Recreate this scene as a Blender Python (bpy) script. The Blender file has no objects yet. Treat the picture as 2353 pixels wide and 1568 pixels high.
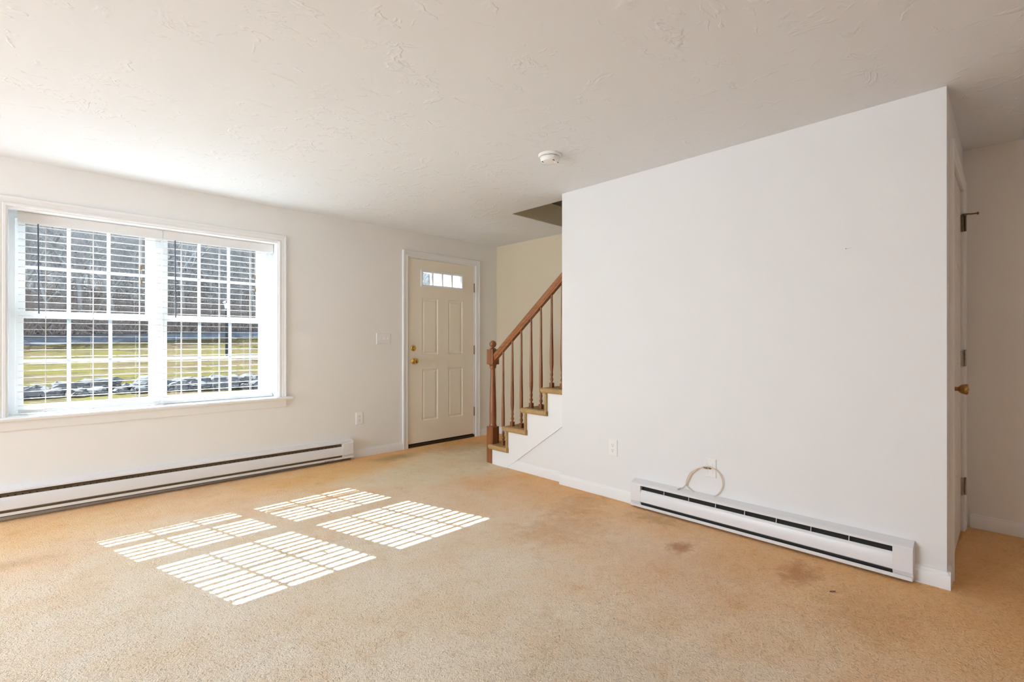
import bpy, bmesh, math, random
from mathutils import Vector, Matrix

# ------------------------------------------------------------------ camera, sky, sun, exposure
scene = bpy.context.scene
C = scene.collection
YW, XP, XS, Y0, Y1, H = 4.547, 3.043, 4.166, 0.210, 2.538, 2.35   # window wall, partition, stair wall, partition ends, ceiling
T_W = 0.30                                                        # window wall thickness

cam_d = bpy.data.cameras.new('camera')
cam_d.sensor_width = 36.0
cam_d.lens = 1119.32 / 2353 * 36.0
cam_d.clip_start = 0.02
cam_d.clip_end = 600
cam = bpy.data.objects.new('camera', cam_d)
C.objects.link(cam)
cam.location = (0, 0, 1.156)
cam.rotation_euler = (math.radians(90.046), 0, -math.radians(44.30))
scene.camera = cam

world = bpy.data.worlds.new('sky')
scene.world = world
world.use_nodes = True
wn = world.node_tree.nodes
wl = world.node_tree.links
wn.clear()
w_out = wn.new('ShaderNodeOutputWorld')
w_bg = wn.new('ShaderNodeBackground')
w_tc = wn.new('ShaderNodeTexCoord')
w_sep = wn.new('ShaderNodeSeparateXYZ')
w_ramp = wn.new('ShaderNodeValToRGB')
w_ramp.color_ramp.elements[0].position = 0.0
w_ramp.color_ramp.elements[0].color = (0.80, 0.90, 1.0, 1)
w_ramp.color_ramp.elements[1].position = 0.9
w_ramp.color_ramp.elements[1].color = (0.60, 0.75, 1.0, 1)
wl.new(w_tc.outputs['Generated'], w_sep.inputs[0])
wl.new(w_sep.outputs['Z'], w_ramp.inputs[0])
wl.new(w_ramp.outputs[0], w_bg.inputs[0])
w_bg.inputs[1].default_value = 1.5
wl.new(w_bg.outputs[0], w_out.inputs[0])

sun_d = bpy.data.lights.new('sun', 'SUN')
sun_d.energy = 32.0
sun_d.angle = math.radians(0.30)
sun_d.color = (0.83, 0.93, 1.0)
sun = bpy.data.objects.new('sun', sun_d)
C.objects.link(sun)
sun.rotation_euler = Vector((0.28, -1.0, -0.80)).to_track_quat('-Z', 'Y').to_euler()
sun.location = (-3, 12, 12)

def area(name, loc, direction, sx, sy, power, color):
    d = bpy.data.lights.new(name, 'AREA')
    d.shape = 'RECTANGLE'; d.size = sx; d.size_y = sy; d.energy = power; d.color = color
    o = bpy.data.objects.new(name, d); C.objects.link(o)
    o.location = loc
    o.rotation_euler = Vector(direction).to_track_quat('-Z', 'Y').to_euler()
    return o
# fill lamp added at a made-up opening in the unseen side wall
area('added_side_fill', (-4.32, 2.9, 1.25), (1, 0, -0.16), 2.3, 1.35, 116, (0.70, 0.86, 1.0))

scene.view_settings.view_transform = 'Standard'
scene.view_settings.look = 'None'
scene.view_settings.gamma = 1
scene.view_settings.use_curve_mapping = False
scene.view_settings.exposure = 0.57
scene.cycles.use_denoising = True
scene.cycles.max_bounces = 9
scene.cycles.diffuse_bounces = 7
scene.cycles.glossy_bounces = 2
scene.cycles.use_light_tree = False
scene.cycles.transparent_max_bounces = 24
scene.cycles.caustics_reflective = False
scene.cycles.caustics_refractive = False
scene.cycles.sample_clamp_indirect = 8.0
scene.cycles.use_adaptive_sampling = True
scene.cycles.adaptive_threshold = 0.06
scene.cycles.adaptive_min_samples = 16

# ------------------------------------------------------------------ helpers
class MB:
    def __init__(s):
        s.v = []; s.f = []
    def quad(s, *pts):
        n = len(s.v); s.v += [tuple(p) for p in pts]; s.f.append(tuple(range(n, n + len(pts))))
    def box(s, x0, x1, y0, y1, z0, z1):
        n = len(s.v)
        s.v += [(x, y, z) for z in (z0, z1) for y in (y0, y1) for x in (x0, x1)]
        s.f += [tuple(n + i for i in q) for q in ((0, 2, 3, 1), (4, 5, 7, 6), (0, 1, 5, 4), (2, 6, 7, 3), (0, 4, 6, 2), (1, 3, 7, 5))]
        return s
    def prism(s, prof, a0, a1, put):
        """closed profile (p,q) extruded from a0 to a1; put(a,p,q) -> xyz"""
        n = len(s.v); k = len(prof)
        for a in (a0, a1):
            s.v += [tuple(put(a, p, q)) for p, q in prof]
        for i in range(k):
            j = (i + 1) % k
            s.f.append((n + i, n + j, n + k + j, n + k + i))
        s.f.append(tuple(n + i for i in range(k))[::-1])
        s.f.append(tuple(n + k + i for i in range(k)))
        return s
    def lathe(s, prof, org, axis='Z', seg=20):
        """prof: (r,h) along the axis"""
        n = len(s.v); ox, oy, oz = org
        for r, h in prof:
            for i in range(seg):
                a = 2 * math.pi * i / seg; c, d = r * math.cos(a), r * math.sin(a)
                if axis == 'Z': s.v.append((ox + c, oy + d, oz + h))
                elif axis == 'Y': s.v.append((ox + c, oy + h, oz + d))
                else: s.v.append((ox + h, oy + c, oz + d))
        for k in range(len(prof) - 1):
            for i in range(seg):
                j = (i + 1) % seg
                s.f.append((n + k * seg + i, n + k * seg + j, n + (k + 1) * seg + j, n + (k + 1) * seg + i))
        s.f.append(tuple(n + i for i in range(seg))[::-1])
        e = n + (len(prof) - 1) * seg
        s.f.append(tuple(e + i for i in range(seg)))
        return s
    def tube(s, path, r, seg=8, r_end=None):
        pts = [Vector(p) for p in path]; n = len(s.v); m = len(pts)
        up = Vector((0, 0, 1))
        for k, p in enumerate(pts):
            t = (pts[min(k + 1, m - 1)] - pts[max(k - 1, 0)]).normalized()
            a = t.cross(up)
            if a.length < 0.05: a = t.cross(Vector((1, 0, 0)))
            a.normalize(); b = t.cross(a)
            rr = r if r_end is None else r + (r_end - r) * k / (m - 1)
            for i in range(seg):
                g = 2 * math.pi * i / seg
                s.v.append(tuple(p + a * rr * math.cos(g) + b * rr * math.sin(g)))
        for k in range(m - 1):
            for i in range(seg):
                j = (i + 1) % seg
                s.f.append((n + k * seg + i, n + k * seg + j, n + (k + 1) * seg + j, n + (k + 1) * seg + i))
        if seg > 3:
            s.f.append(tuple(n + i for i in range(seg))[::-1])
            s.f.append(tuple(n + (m - 1) * seg + i for i in range(seg)))
        return s
    def cells(s, a_cuts, b_cuts, holes, c0, c1, put):
        """slab in (a,b) between depths c0 and c1 with rectangular holes (a0,a1,b0,b1)"""
        A = sorted(set(a_cuts + [h[0] for h in holes] + [h[1] for h in holes]))
        B = sorted(set(b_cuts + [h[2] for h in holes] + [h[3] for h in holes]))
        solid = {}
        for i in range(len(A) - 1):
            for j in range(len(B) - 1):
                ca, cb = (A[i] + A[i + 1]) / 2, (B[j] + B[j + 1]) / 2
                solid[i, j] = not any(h[0] < ca < h[1] and h[2] < cb < h[3] for h in holes)
        for (i, j), on in solid.items():
            if not on: continue
            a0, a1, b0, b1 = A[i], A[i + 1], B[j], B[j + 1]
            s.quad(put(a0, b0, c0), put(a1, b0, c0), put(a1, b1, c0), put(a0, b1, c0))
            s.quad(put(a0, b0, c1), put(a0, b1, c1), put(a1, b1, c1), put(a1, b0, c1))
            for (di, dj, p, q) in ((-1, 0, (a0, b0), (a0, b1)), (1, 0, (a1, b1), (a1, b0)), (0, -1, (a1, b0), (a0, b0)), (0, 1, (a0, b1), (a1, b1))):
                if not solid.get((i + di, j + dj), False):
                    s.quad(put(p[0], p[1], c0), put(q[0], q[1], c0), put(q[0], q[1], c1), put(p[0], p[1], c1))
        return s

ORG = {}
def build(name, mb, m, parent=None, smooth=None, bevel=0, at=None, weld=None):
    o0 = Vector(ORG.get(parent.name, (0, 0, 0))) if parent else Vector(at or (0, 0, 0))
    me = bpy.data.meshes.new(name)
    me.from_pydata([tuple(Vector(v) - o0) for v in mb.v], [], mb.f)
    bm = bmesh.new(); bm.from_mesh(me)
    if weld or (weld is None and smooth): bmesh.ops.remove_doubles(bm, verts=bm.verts, dist=1e-6)
    bmesh.ops.recalc_face_normals(bm, faces=bm.faces)
    bm.to_mesh(me); bm.free()
    me.materials.append(m)
    if smooth:
        for p in me.polygons: p.use_smooth = True
        me.set_sharp_from_angle(angle=math.radians(smooth))
    o = bpy.data.objects.new(name, me); C.objects.link(o)
    if parent: o.parent = parent
    else: o.location = o0
    ORG[o.name] = o0
    if bevel:
        b = o.modifiers.new('edge', 'BEVEL'); b.width = bevel; b.segments = 2; b.limit_method = 'ANGLE'; b.angle_limit = math.radians(40)
    return o
def thing(name, loc, label=None, cat=None, group=None, kind=None):
    o = bpy.data.objects.new(name, None); C.objects.link(o); o.location = loc; o.empty_display_size = 0.05
    ORG[o.name] = Vector(loc)
    return tag(o, label, cat, group, kind)
def tag(o, label=None, cat=None, group=None, kind=None):
    if label: o['label'] = label
    if cat: o['category'] = cat
    if group: o['group'] = group
    if kind: o['kind'] = kind
    return o
def struct(name, mb, m, label, cat, **k):
    return tag(build(name, mb, m, **k), label, cat, kind='structure')
def dup(o, parent=None, offset=None, deep=True):
    c = o.copy(); C.objects.link(c); ORG[c.name] = ORG.get(o.name, Vector((0, 0, 0)))
    if parent: c.parent = parent
    if offset: c.location = Vector(o.location) + Vector(offset)
    if deep:
        for ch in list(o.children): dup(ch, c)
    return c

# ------------------------------------------------------------------ materials
def mat(name, color, rough=0.6, metal=0.0, spec=0.5, bump=None, var=0.0, var_scale=3.0):
    m = bpy.data.materials.new(name); m.use_nodes = True
    nt = m.node_tree; n = nt.nodes; l = nt.links; b = n['Principled BSDF']
    b.inputs['Base Color'].default_value = (*color, 1); b.inputs['Roughness'].default_value = rough
    b.inputs['Metallic'].default_value = metal; b.inputs['Specular IOR Level'].default_value = spec
    tc = n.new('ShaderNodeTexCoord')
    if var:
        nz = n.new('ShaderNodeTexNoise'); nz.inputs['Scale'].default_value = var_scale; nz.inputs['Detail'].default_value = 4
        mx = n.new('ShaderNodeMix'); mx.data_type = 'RGBA'
        mx.inputs[6].default_value = tuple(c * (1 - var) for c in color) + (1,)
        mx.inputs[7].default_value = tuple(min(1, c * (1 + var)) for c in color) + (1,)
        l.new(tc.outputs['Object'], nz.inputs['Vector']); l.new(nz.outputs[0], mx.inputs[0]); l.new(mx.outputs[2], b.inputs['Base Color'])
    if bump:
        sc, st, dist = bump
        nz = n.new('ShaderNodeTexNoise'); nz.inputs['Scale'].default_value = sc; nz.inputs['Detail'].default_value = 3
        bp = n.new('ShaderNodeBump'); bp.inputs['Strength'].default_value = st; bp.inputs['Distance'].default_value = dist
        l.new(tc.outputs['Object'], nz.inputs['Vector']); l.new(nz.outputs[0], bp.inputs['Height']); l.new(bp.outputs[0], b.inputs['Normal'])
    return m

def node(nt, t, **k):
    n = nt.nodes.new(t)
    for a, v in k.items(): setattr(n, a, v)
    return n
def math_n(nt, op, a, b=None, c=None, clamp=False):
    n = nt.nodes.new('ShaderNodeMath'); n.operation = op; n.use_clamp = clamp
    for i, x in enumerate((a, b, c)):
        if x is None: continue
        if isinstance(x, (int, float)): n.inputs[i].default_value = x
        else: nt.links.new(x, n.inputs[i])
    return n.outputs[0]
def noise(nt, vec, scale, detail=2, rough=0.5, dist=0.0):
    n = nt.nodes.new('ShaderNodeTexNoise'); n.inputs['Scale'].default_value = scale; n.inputs['Detail'].default_value = detail
    n.inputs['Roughness'].default_value = rough; n.inputs['Distortion'].default_value = dist
    nt.links.new(vec, n.inputs['Vector']); return n.outputs[0]
def mapr(nt, x, a, b, c=0.0, d=1.0, smooth=True):
    n = nt.nodes.new('ShaderNodeMapRange'); n.interpolation_type = 'SMOOTHSTEP' if smooth else 'LINEAR'
    nt.links.new(x, n.inputs[0])
    for i, v in enumerate((a, b, c, d)): n.inputs[i + 1].default_value = v
    return n.outputs[0]
def mixc(nt, f, a, b, mode='MIX'):
    n = nt.nodes.new('ShaderNodeMix'); n.data_type = 'RGBA'; n.blend_type = mode
    if isinstance(f, (int, float)): n.inputs[0].default_value = f
    else: nt.links.new(f, n.inputs[0])
    for i, x in ((6, a), (7, b)):
        if isinstance(x, tuple): n.inputs[i].default_value = (*x, 1)
        else: nt.links.new(x, n.inputs[i])
    return n.outputs[2]

def carpet_material(name, floor=True):
    m = bpy.data.materials.new(name); m.use_nodes = True; nt = m.node_tree; l = nt.links
    b = nt.nodes['Principled BSDF']; b.inputs['Roughness'].default_value = 0.95; b.inputs['Specular IOR Level'].default_value = 0.08
    tc = node(nt, 'ShaderNodeTexCoord'); P = tc.outputs['Object']
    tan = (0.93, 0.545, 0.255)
    if floor:
        sep = node(nt, 'ShaderNodeSeparateXYZ'); l.new(P, sep.inputs[0])
        X, Y = sep.outputs[0], sep.outputs[1]
        def blob(cx, cy, rx, ry, soft=0.5, wob=0.35, ns=2.2):
            w = noise(nt, P, ns, 4, 0.6)
            dx = math_n(nt, 'DIVIDE', math_n(nt, 'SUBTRACT', X, cx), rx); dy = math_n(nt, 'DIVIDE', math_n(nt, 'SUBTRACT', Y, cy), ry)
            r = math_n(nt, 'SQRT', math_n(nt, 'ADD', math_n(nt, 'MULTIPLY', dx, dx), math_n(nt, 'MULTIPLY', dy, dy)))
            r = math_n(nt, 'ADD', r, math_n(nt, 'MULTIPLY', math_n(nt, 'SUBTRACT', w, 0.5), wob * 4))
            return mapr(nt, r, 1.0 - soft, 1.0 + soft, 1, 0)
        # paler room middle: light painted into the pile plus wear, to the front door
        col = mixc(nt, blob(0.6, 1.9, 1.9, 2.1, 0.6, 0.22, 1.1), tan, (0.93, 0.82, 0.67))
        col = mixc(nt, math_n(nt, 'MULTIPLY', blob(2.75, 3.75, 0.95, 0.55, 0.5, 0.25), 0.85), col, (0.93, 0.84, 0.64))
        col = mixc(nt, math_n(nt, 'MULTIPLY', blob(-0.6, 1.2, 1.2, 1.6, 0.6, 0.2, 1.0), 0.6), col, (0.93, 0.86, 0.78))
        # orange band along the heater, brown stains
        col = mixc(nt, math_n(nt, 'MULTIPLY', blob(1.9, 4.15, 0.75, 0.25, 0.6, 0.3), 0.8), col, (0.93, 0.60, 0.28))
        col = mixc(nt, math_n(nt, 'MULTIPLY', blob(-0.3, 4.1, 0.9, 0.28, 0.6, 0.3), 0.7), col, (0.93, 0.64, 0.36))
        col = mixc(nt, math_n(nt, 'MULTIPLY', blob(2.55, 4.28, 0.22, 0.1, 0.7, 0.4, 6), 0.6), col, (0.42, 0.28, 0.10))
        for (cx, cy, rx, ry, a, c) in ((2.58, 1.30, .055, .05, .9, (.56, .28, .15)), (2.72, .74, .11, .06, .8, (.62, .31, .15)), (2.35, 1.15, .3, .3, .25, (.72, .42, .26)),
                                       (2.88, 1.62, .06, .12, .4, (.42, .25, .13)), (2.35, 1.95, .25, .16, .35, (.62, .33, .15)), (2.76, 2.15, .22, .12, .4, (.60, .33, .15)),
                                       (2.5, .45, .2, .12, .3, (.62, .34, .16)), (0.55, 0.72, .16, .12, .3, (.62, .36, .26)), (1.35, .9, .35, .3, .22, (.50, .38, .27)),
                                       (-0.1, 3.62, .12, .05, .3, (.6, .4, .25)), (3.35, 4.2, .3, .2, .4, (.52, .38, .19))):
            col = mixc(nt, math_n(nt, 'MULTIPLY', blob(cx, cy, rx * 1.15, ry * 1.15, 0.75, 0.75, 16), a), col, c)
        col = mixc(nt, mapr(nt, noise(nt, P, 7.5, 5, 0.7), 0.52, 0.72, 0.0, 0.42), col, mixc(nt, 1.0, col, (0.84, 0.68, 0.50), 'MULTIPLY'))
        mot = noise(nt, P, 2.6, 5, 0.62)
        col = mixc(nt, mapr(nt, mot, 0.38, 0.68, 0.0, 0.6), col, mixc(nt, 1.0, col, (0.94, 0.82, 0.68), 'MULTIPLY'))
    else:
        mot = noise(nt, P, 9, 4, 0.6)
        col = mixc(nt, mapr(nt, mot, 0.3, 0.7), (0.60, 0.38, 0.17), (0.50, 0.34, 0.17))
    # pile: worm-like tufts
    f1 = noise(nt, P, 105, 2.5, 0.6, 0.6)
    f2 = noise(nt, P, 210, 2, 0.6)
    ridge = math_n(nt, 'ABSOLUTE', math_n(nt, 'SUBTRACT', f1, 0.5))
    ridge = mapr(nt, ridge, 0.0, 0.10, 0.0, 1.0)
    gap = noise(nt, P, 78, 2, 0.5, 1.2)
    pit = mapr(nt, gap, 0.28, 0.50, 0.0, 1.0)
    h = math_n(nt, 'ADD', math_n(nt, 'MULTIPLY', f1, 0.9), math_n(nt, 'ADD', math_n(nt, 'MULTIPLY', pit, 0.45), math_n(nt, 'MULTIPLY', f2, 0.35)))
    col = mixc(nt, mapr(nt, math_n(nt, 'MULTIPLY', pit, mapr(nt, f1, .3, .5, .4, 1)), 0, 1, 0.30, 0.0), col, mixc(nt, 1.0, col, (0.62, 0.57, 0.52), 'MULTIPLY'))
    l.new(col, b.inputs['Base Color'])
    bp = node(nt, 'ShaderNodeBump'); bp.inputs['Strength'].default_value = 0.75; bp.inputs['Distance'].default_value = 0.010
    l.new(h, bp.inputs['Height']); l.new(bp.outputs[0], b.inputs['Normal'])
    return m

def ceiling_material():
    m = bpy.data.materials.new('skip_trowel_plaster'); m.use_nodes = True; nt = m.node_tree; l = nt.links
    b = nt.nodes['Principled BSDF']; b.inputs['Roughness'].default_value = 0.75; b.inputs['Specular IOR Level'].default_value = 0.25
    b.inputs['Base Color'].default_value = (0.78, 0.795, 0.82, 1)
    tc = node(nt, 'ShaderNodeTexCoord'); P = tc.outputs['Object']
    def strokes(scale, mscale, w, seed, lo, hi, stretch):
        mp = node(nt, 'ShaderNodeMapping'); mp.inputs['Location'].default_value = (seed, seed * 1.7, 0)
        mp.inputs['Rotation'].default_value = (0, 0, seed); mp.inputs['Scale'].default_value = (1, stretch, 1); l.new(P, mp.inputs[0])
        n1 = noise(nt, mp.outputs[0], scale, 4, 0.55, 0.5)
        d = math_n(nt, 'SUBTRACT', n1, 0.5)
        step = mapr(nt, d, -w, w, 0, 1)                                  # sharp lip
        tail = mapr(nt, d, w, w * 9, 1, 0)                               # soft feathered side
        lip = math_n(nt, 'MULTIPLY', step, tail)
        mk = mapr(nt, noise(nt, mp.outputs[0], mscale, 3, 0.6), lo, hi)
        return math_n(nt, 'MULTIPLY', lip, mk)
    h = math_n(nt, 'ADD', strokes(3.2, 5.5, 0.009, 0.7, 0.545, 0.63, 1.8), strokes(5.5, 7.0, 0.012, 2.9, 0.555, 0.64, 0.6))
    h = math_n(nt, 'ADD', h, strokes(8.0, 4.0, 0.014, 4.4, 0.56, 0.66, 1.5))
    h = math_n(nt, 'ADD', h, math_n(nt, 'MULTIPLY', noise(nt, P, 1.6, 3), 0.8))
    bp = node(nt, 'ShaderNodeBump'); bp.inputs['Strength'].default_value = 0.6; bp.inputs['Distance'].default_value = 0.0026
    l.new(h, bp.inputs['Height']); l.new(bp.outputs[0], b.inputs['Normal'])
    return m

def wood_material(name, c1, c2, rough=0.33, axis=2):
    m = bpy.data.materials.new(name); m.use_nodes = True; nt = m.node_tree; l = nt.links
    b = nt.nodes['Principled BSDF']; b.inputs['Roughness'].default_value = rough
    tc = node(nt, 'ShaderNodeTexCoord'); mp = node(nt, 'ShaderNodeMapping')
    s = [60, 60, 60]; s[axis] = 4; mp.inputs['Scale'].default_value = s
    l.new(tc.outputs['Object'], mp.inputs[0])
    g = noise(nt, mp.outputs[0], 1.0, 4, 0.6, 0.4)
    l.new(mixc(nt, mapr(nt, g, 0.3, 0.7), c1, c2), b.inputs['Base Color'])
    return m

def glass_material():
    m = bpy.data.materials.new('window_glass'); m.use_nodes = True; nt = m.node_tree; l = nt.links
    nt.nodes.clear()
    o = node(nt, 'ShaderNodeOutputMaterial'); t = node(nt, 'ShaderNodeBsdfTransparent'); g = node(nt, 'ShaderNodeBsdfGlossy'); mx = node(nt, 'ShaderNodeMixShader')
    fr = node(nt, 'ShaderNodeFresnel'); fr.inputs[0].default_value = 1.45
    t.inputs[0].default_value = (0.96, 0.98, 0.975, 1); g.inputs['Roughness'].default_value = 0.02
    l.new(fr.outputs[0], mx.inputs[0]); l.new(t.outputs[0], mx.inputs[1]); l.new(g.outputs[0], mx.inputs[2]); l.new(mx.outputs[0], o.inputs[0])
    return m

M_WALL = mat('wall_paint', (0.81, 0.81, 0.815), 0.55, spec=0.3, bump=(220, 0.06, 0.002))
M_FRONT = mat('front_wall_paint', (0.85, 0.84, 0.825), 0.55, spec=0.3, bump=(220, 0.06, 0.002))
M_STAIRWALL = mat('stair_wall_shade_tint', (0.70, 0.61, 0.46), 0.6, spec=0.3, bump=(220, 0.06, 0.002))  # wall paint with the stairwell's warm dim light put into its tan
M_TRIM = mat('white_trim_paint', (0.85, 0.85, 0.855), 0.35, bump=(60, 0.03, 0.001))
M_VINYL = mat('white_vinyl', (0.86, 0.87, 0.88), 0.35, bump=(80, 0.02, 0.001))
M_SLAT = mat('white_slat', (0.87, 0.87, 0.87), 0.4, bump=(50, 0.03, 0.001))
M_MUNT = mat('white_muntin', (0.88, 0.89, 0.90), 0.4, bump=(50, 0.03, 0.001))
def translucent(m, f):
    nt = m.node_tree; b = nt.nodes['Principled BSDF']; o = [n for n in nt.nodes if n.type == 'OUTPUT_MATERIAL'][0]
    t = node(nt, 'ShaderNodeBsdfTranslucent'); t.inputs[0].default_value = (.9, .92, .95, 1); mx = node(nt, 'ShaderNodeMixShader'); mx.inputs[0].default_value = f
    nt.links.new(b.outputs[0], mx.inputs[1]); nt.links.new(t.outputs[0], mx.inputs[2]); nt.links.new(mx.outputs[0], o.inputs[0])
translucent(M_SLAT, .08); translucent(M_MUNT, .4)
M_DOOR = mat('door_paint', (0.88, 0.81, 0.70), 0.45, bump=(120, 0.08, 0.001))
M_HDOOR = mat('hall_door_paint', (0.80, 0.75, 0.70), 0.4, bump=(120, 0.05, 0.001))
M_METAL = mat('white_enamel', (0.80, 0.795, 0.81), 0.3, bump=(30, 0.02, 0.001))
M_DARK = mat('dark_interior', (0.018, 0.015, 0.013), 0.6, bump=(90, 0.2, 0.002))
M_BROWN = mat('dusty_brown_element', (0.20, 0.135, 0.075), 0.6, var=0.3, var_scale=40)
M_BRASS = mat('brass', (0.74, 0.50, 0.16), 0.22, metal=1.0, var=0.15, var_scale=40)
M_BRASS_OLD = mat('aged_brass', (0.42, 0.26, 0.09), 0.32, metal=1.0, var=0.3, var_scale=60)
M_HINGE = mat('bronze_hinge', (0.20, 0.14, 0.07), 0.38, metal=0.9, var=0.3, var_scale=60)
M_HINGE_L = mat('worn_steel_hinge', (0.45, 0.42, 0.36), 0.35, metal=0.9, var=0.3, var_scale=60)
M_PLASTIC = mat('white_plastic', (0.85, 0.845, 0.835), 0.3, bump=(40, 0.02, 0.0005))
M_SLOT = mat('slot_black', (0.05, 0.04, 0.035), 0.6, bump=(40, 0.02, 0.0005))
M_WOOD = wood_material('stained_oak', (0.20, 0.068, 0.022), (0.34, 0.130, 0.048), 0.3)
M_THRESH = mat('dark_threshold', (0.05, 0.03, 0.014), 0.5, metal=0.2, var=0.3, var_scale=30)
M_CABLE = mat('cream_cable', (0.72, 0.57, 0.40), 0.4, bump=(40, 0.02, 0.0005))
M_WAND = mat('clear_grey_wand', (0.12, 0.14, 0.19), 0.15, bump=(40, 0.02, 0.0005))
M_TASSEL = mat('tan_wood_tassel', (0.35, 0.24, 0.13), 0.5, var=0.3, var_scale=60)
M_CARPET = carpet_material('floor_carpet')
M_SCARPET = carpet_material('stair_carpet', floor=False)
M_CEIL = ceiling_material()
M_GLASS = glass_material()

# ------------------------------------------------------------------ room shell
XL, YB = -4.2, -3.6
pX = lambda a, b, c: (a, c, b)      # (along x, up z, depth y)
pY = lambda a, b, c: (c, a, b)      # (along y, up z, depth x)
pZ = lambda a, b, c: (a, b, c)

fl = MB(); fl.box(XL - .2, XS + .2, YB - .2, YW + 0.02, -0.12, 0.0)
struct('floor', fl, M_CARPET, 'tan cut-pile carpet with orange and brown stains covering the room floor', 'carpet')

ce = MB(); ce.cells([XL, XS], [YB, YW], [(3.182, XS, 0.40, 3.268)], H, H + 0.205, pZ)
struct('ceiling', ce, M_CEIL, 'off-white skip-trowel plaster ceiling with stairwell opening', 'ceiling')

WX0, WX1, WZ0, WZ1 = -0.147, 1.541, 0.640, 2.040     # window opening
DX0, DX1, DZ1 = 2.868, 3.802, 2.072                   # front door opening
w = MB(); w.cells([XL - .2, XS + .2], [-.1, 5.1], [(WX0, WX1, WZ0, WZ1), (DX0, DX1, -0.1, DZ1)], YW, YW + T_W, pX)
struct('wall_front', w, M_FRONT, 'cream painted wall holding the double window and the entry door', 'wall')
w = MB(); w.cells([YB - .2, YW], [-.1, H], [(1.7, 4.1, 0.55, 2.0)], XL - .2, XL, pY)
struct('wall_left', w, M_WALL, 'cream painted side wall beyond the left of the picture', 'wall')
w = MB(); w.box(XL - .2, XS + .2, YB - .2, YB, -.1, H)
struct('wall_back', w, M_WALL, 'cream painted wall behind the camera', 'wall')
w = MB(); w.box(XS, XS + .15, Y0 + .06, YW, -0.1, 5.1)
struct('wall_stair', w, M_STAIRWALL, 'wall tinted tan for the warm dim light beside the stairs', 'wall')
w = MB(); w.box(XS, XS + .15, YB, Y0 + .06, -0.1, H + .2)
struct('wall_hall_back', w, M_FRONT, 'shaded wall at the far side of the hall, right edge of the picture', 'wall')
# partition: long white wall, its end return with the hall door
w = MB(); w.box(XP, XP + 0.122, Y0, Y1, 0, H)
struct('wall_right', w, M_WALL, 'long blank off-white partition wall above the right-hand heater', 'wall')
HX0, HX1, HZ1 = 3.225, 4.040, 2.072
w = MB(); w.cells([XP + 0.122, XS], [0, H], [(HX0, HX1, -0.01, HZ1)], Y0, Y0 + 0.115, pX)
struct('wall_hall', w, M_WALL, 'short shaded hall wall around the closed white door', 'wall')
# upstairs shell seen through the stairwell opening
w = MB()
w.box(1.6, 1.7, -0.6, YW, H + .205, 4.9); w.box(1.6, XS, -0.7, -0.6, H + .205, 4.9); w.box(XP + .02, XP + .137, 0.4, 3.268, H + .206, H + 1.1)
struct('wall_upper', w, M_STAIRWALL, 'dim upstairs wall glimpsed through the stairwell opening', 'wall')
w = MB(); w.box(1.6, XS, -0.7, YW, 4.9, 5.0)
struct('trim_upper_ceiling', w, M_CEIL, 'upstairs ceiling above the stairwell', 'ceiling')
w = MB(); w.box(3.18, XS, 3.262, 3.27, H + .002, H + .207); w.box(3.176, 3.184, .4, 3.268, H + .002, H + .207)
struct('trim_stairwell', w, M_STAIRWALL, 'shade-tinted tan edge faces lining the stairwell opening', 'trim')

# baseboards
BB = [(0, 0), (0.014, 0), (0.014, 0.058), (0.011, 0.066), (0.008, 0.070), (0.006, 0.080), (0, 0.083)]
def bb(name, a0, a1, put, label, h=1.0):
    m = MB(); m.prism([(p, q * h) for p, q in BB], a0, a1, put)
    return struct(name, m, M_TRIM, label, 'baseboard', smooth=30)
front = lambda a, p, q: (a, YW - p, q)
part_ = lambda a, p, q: (XP - p, a, q)
bb('baseboard_front', 2.212, 2.797, front, 'white baseboard between the window-side heater and the entry door')
bb('baseboard_corner', 3.883, XS - .001, front, 'short white baseboard right of the entry door, behind the newel post')
bb('baseboard_stair', 3.52, YW - .001, lambda a, p, q: (XS - p, a, q), 'white baseboard on the tan wall at the foot of the stairs')
bb('baseboard_right', Y0 - .014, Y1 + .02, part_, 'white baseboard along the long partition, behind the right heater')
bb('baseboard_hall', YB, Y0 - .03, lambda a, p, q: (XS - p, a, q), 'white baseboard at the back of the shaded hall')
bb('baseboard_hall_end', XP - .012, 3.155, lambda a, p, q: (a, Y0 - p, q), 'tiny white baseboard return at the partition corner beside the hall door')

# casing moulding mitred round an opening; out = towards -Y
def casing(mb, x0, x1, zb, z1, yw, prof, bottom=False):
    n = len(mb.v); k = len(prof)
    pts = [(-1, 0), (-1, 1), (1, 1), (1, 0)]
    for sx, top in pts:
        for o, d in prof:
            mb.v.append(((x0 - o) if sx < 0 else (x1 + o), yw - d, (z1 + o) if top else zb))
    for s in range(3):
        for i in range(k - 1):
            a = n + s * k + i; mb.f.append((a, a + 1, a + k + 1, a + k))
    mb.f.append(tuple(n + i for i in range(k))); mb.f.append(tuple(n + 3 * k + i for i in range(k)))
    return mb
CAS = [(0.0, 0.0), (0.0, 0.010), (0.004, 0.013), (0.016, 0.013), (0.019, 0.010), (0.024, 0.012), (0.040, 0.016), (0.046, 0.016), (0.050, 0.019), (0.060, 0.019), (0.064, 0.015), (0.064, 0.0)]

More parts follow.
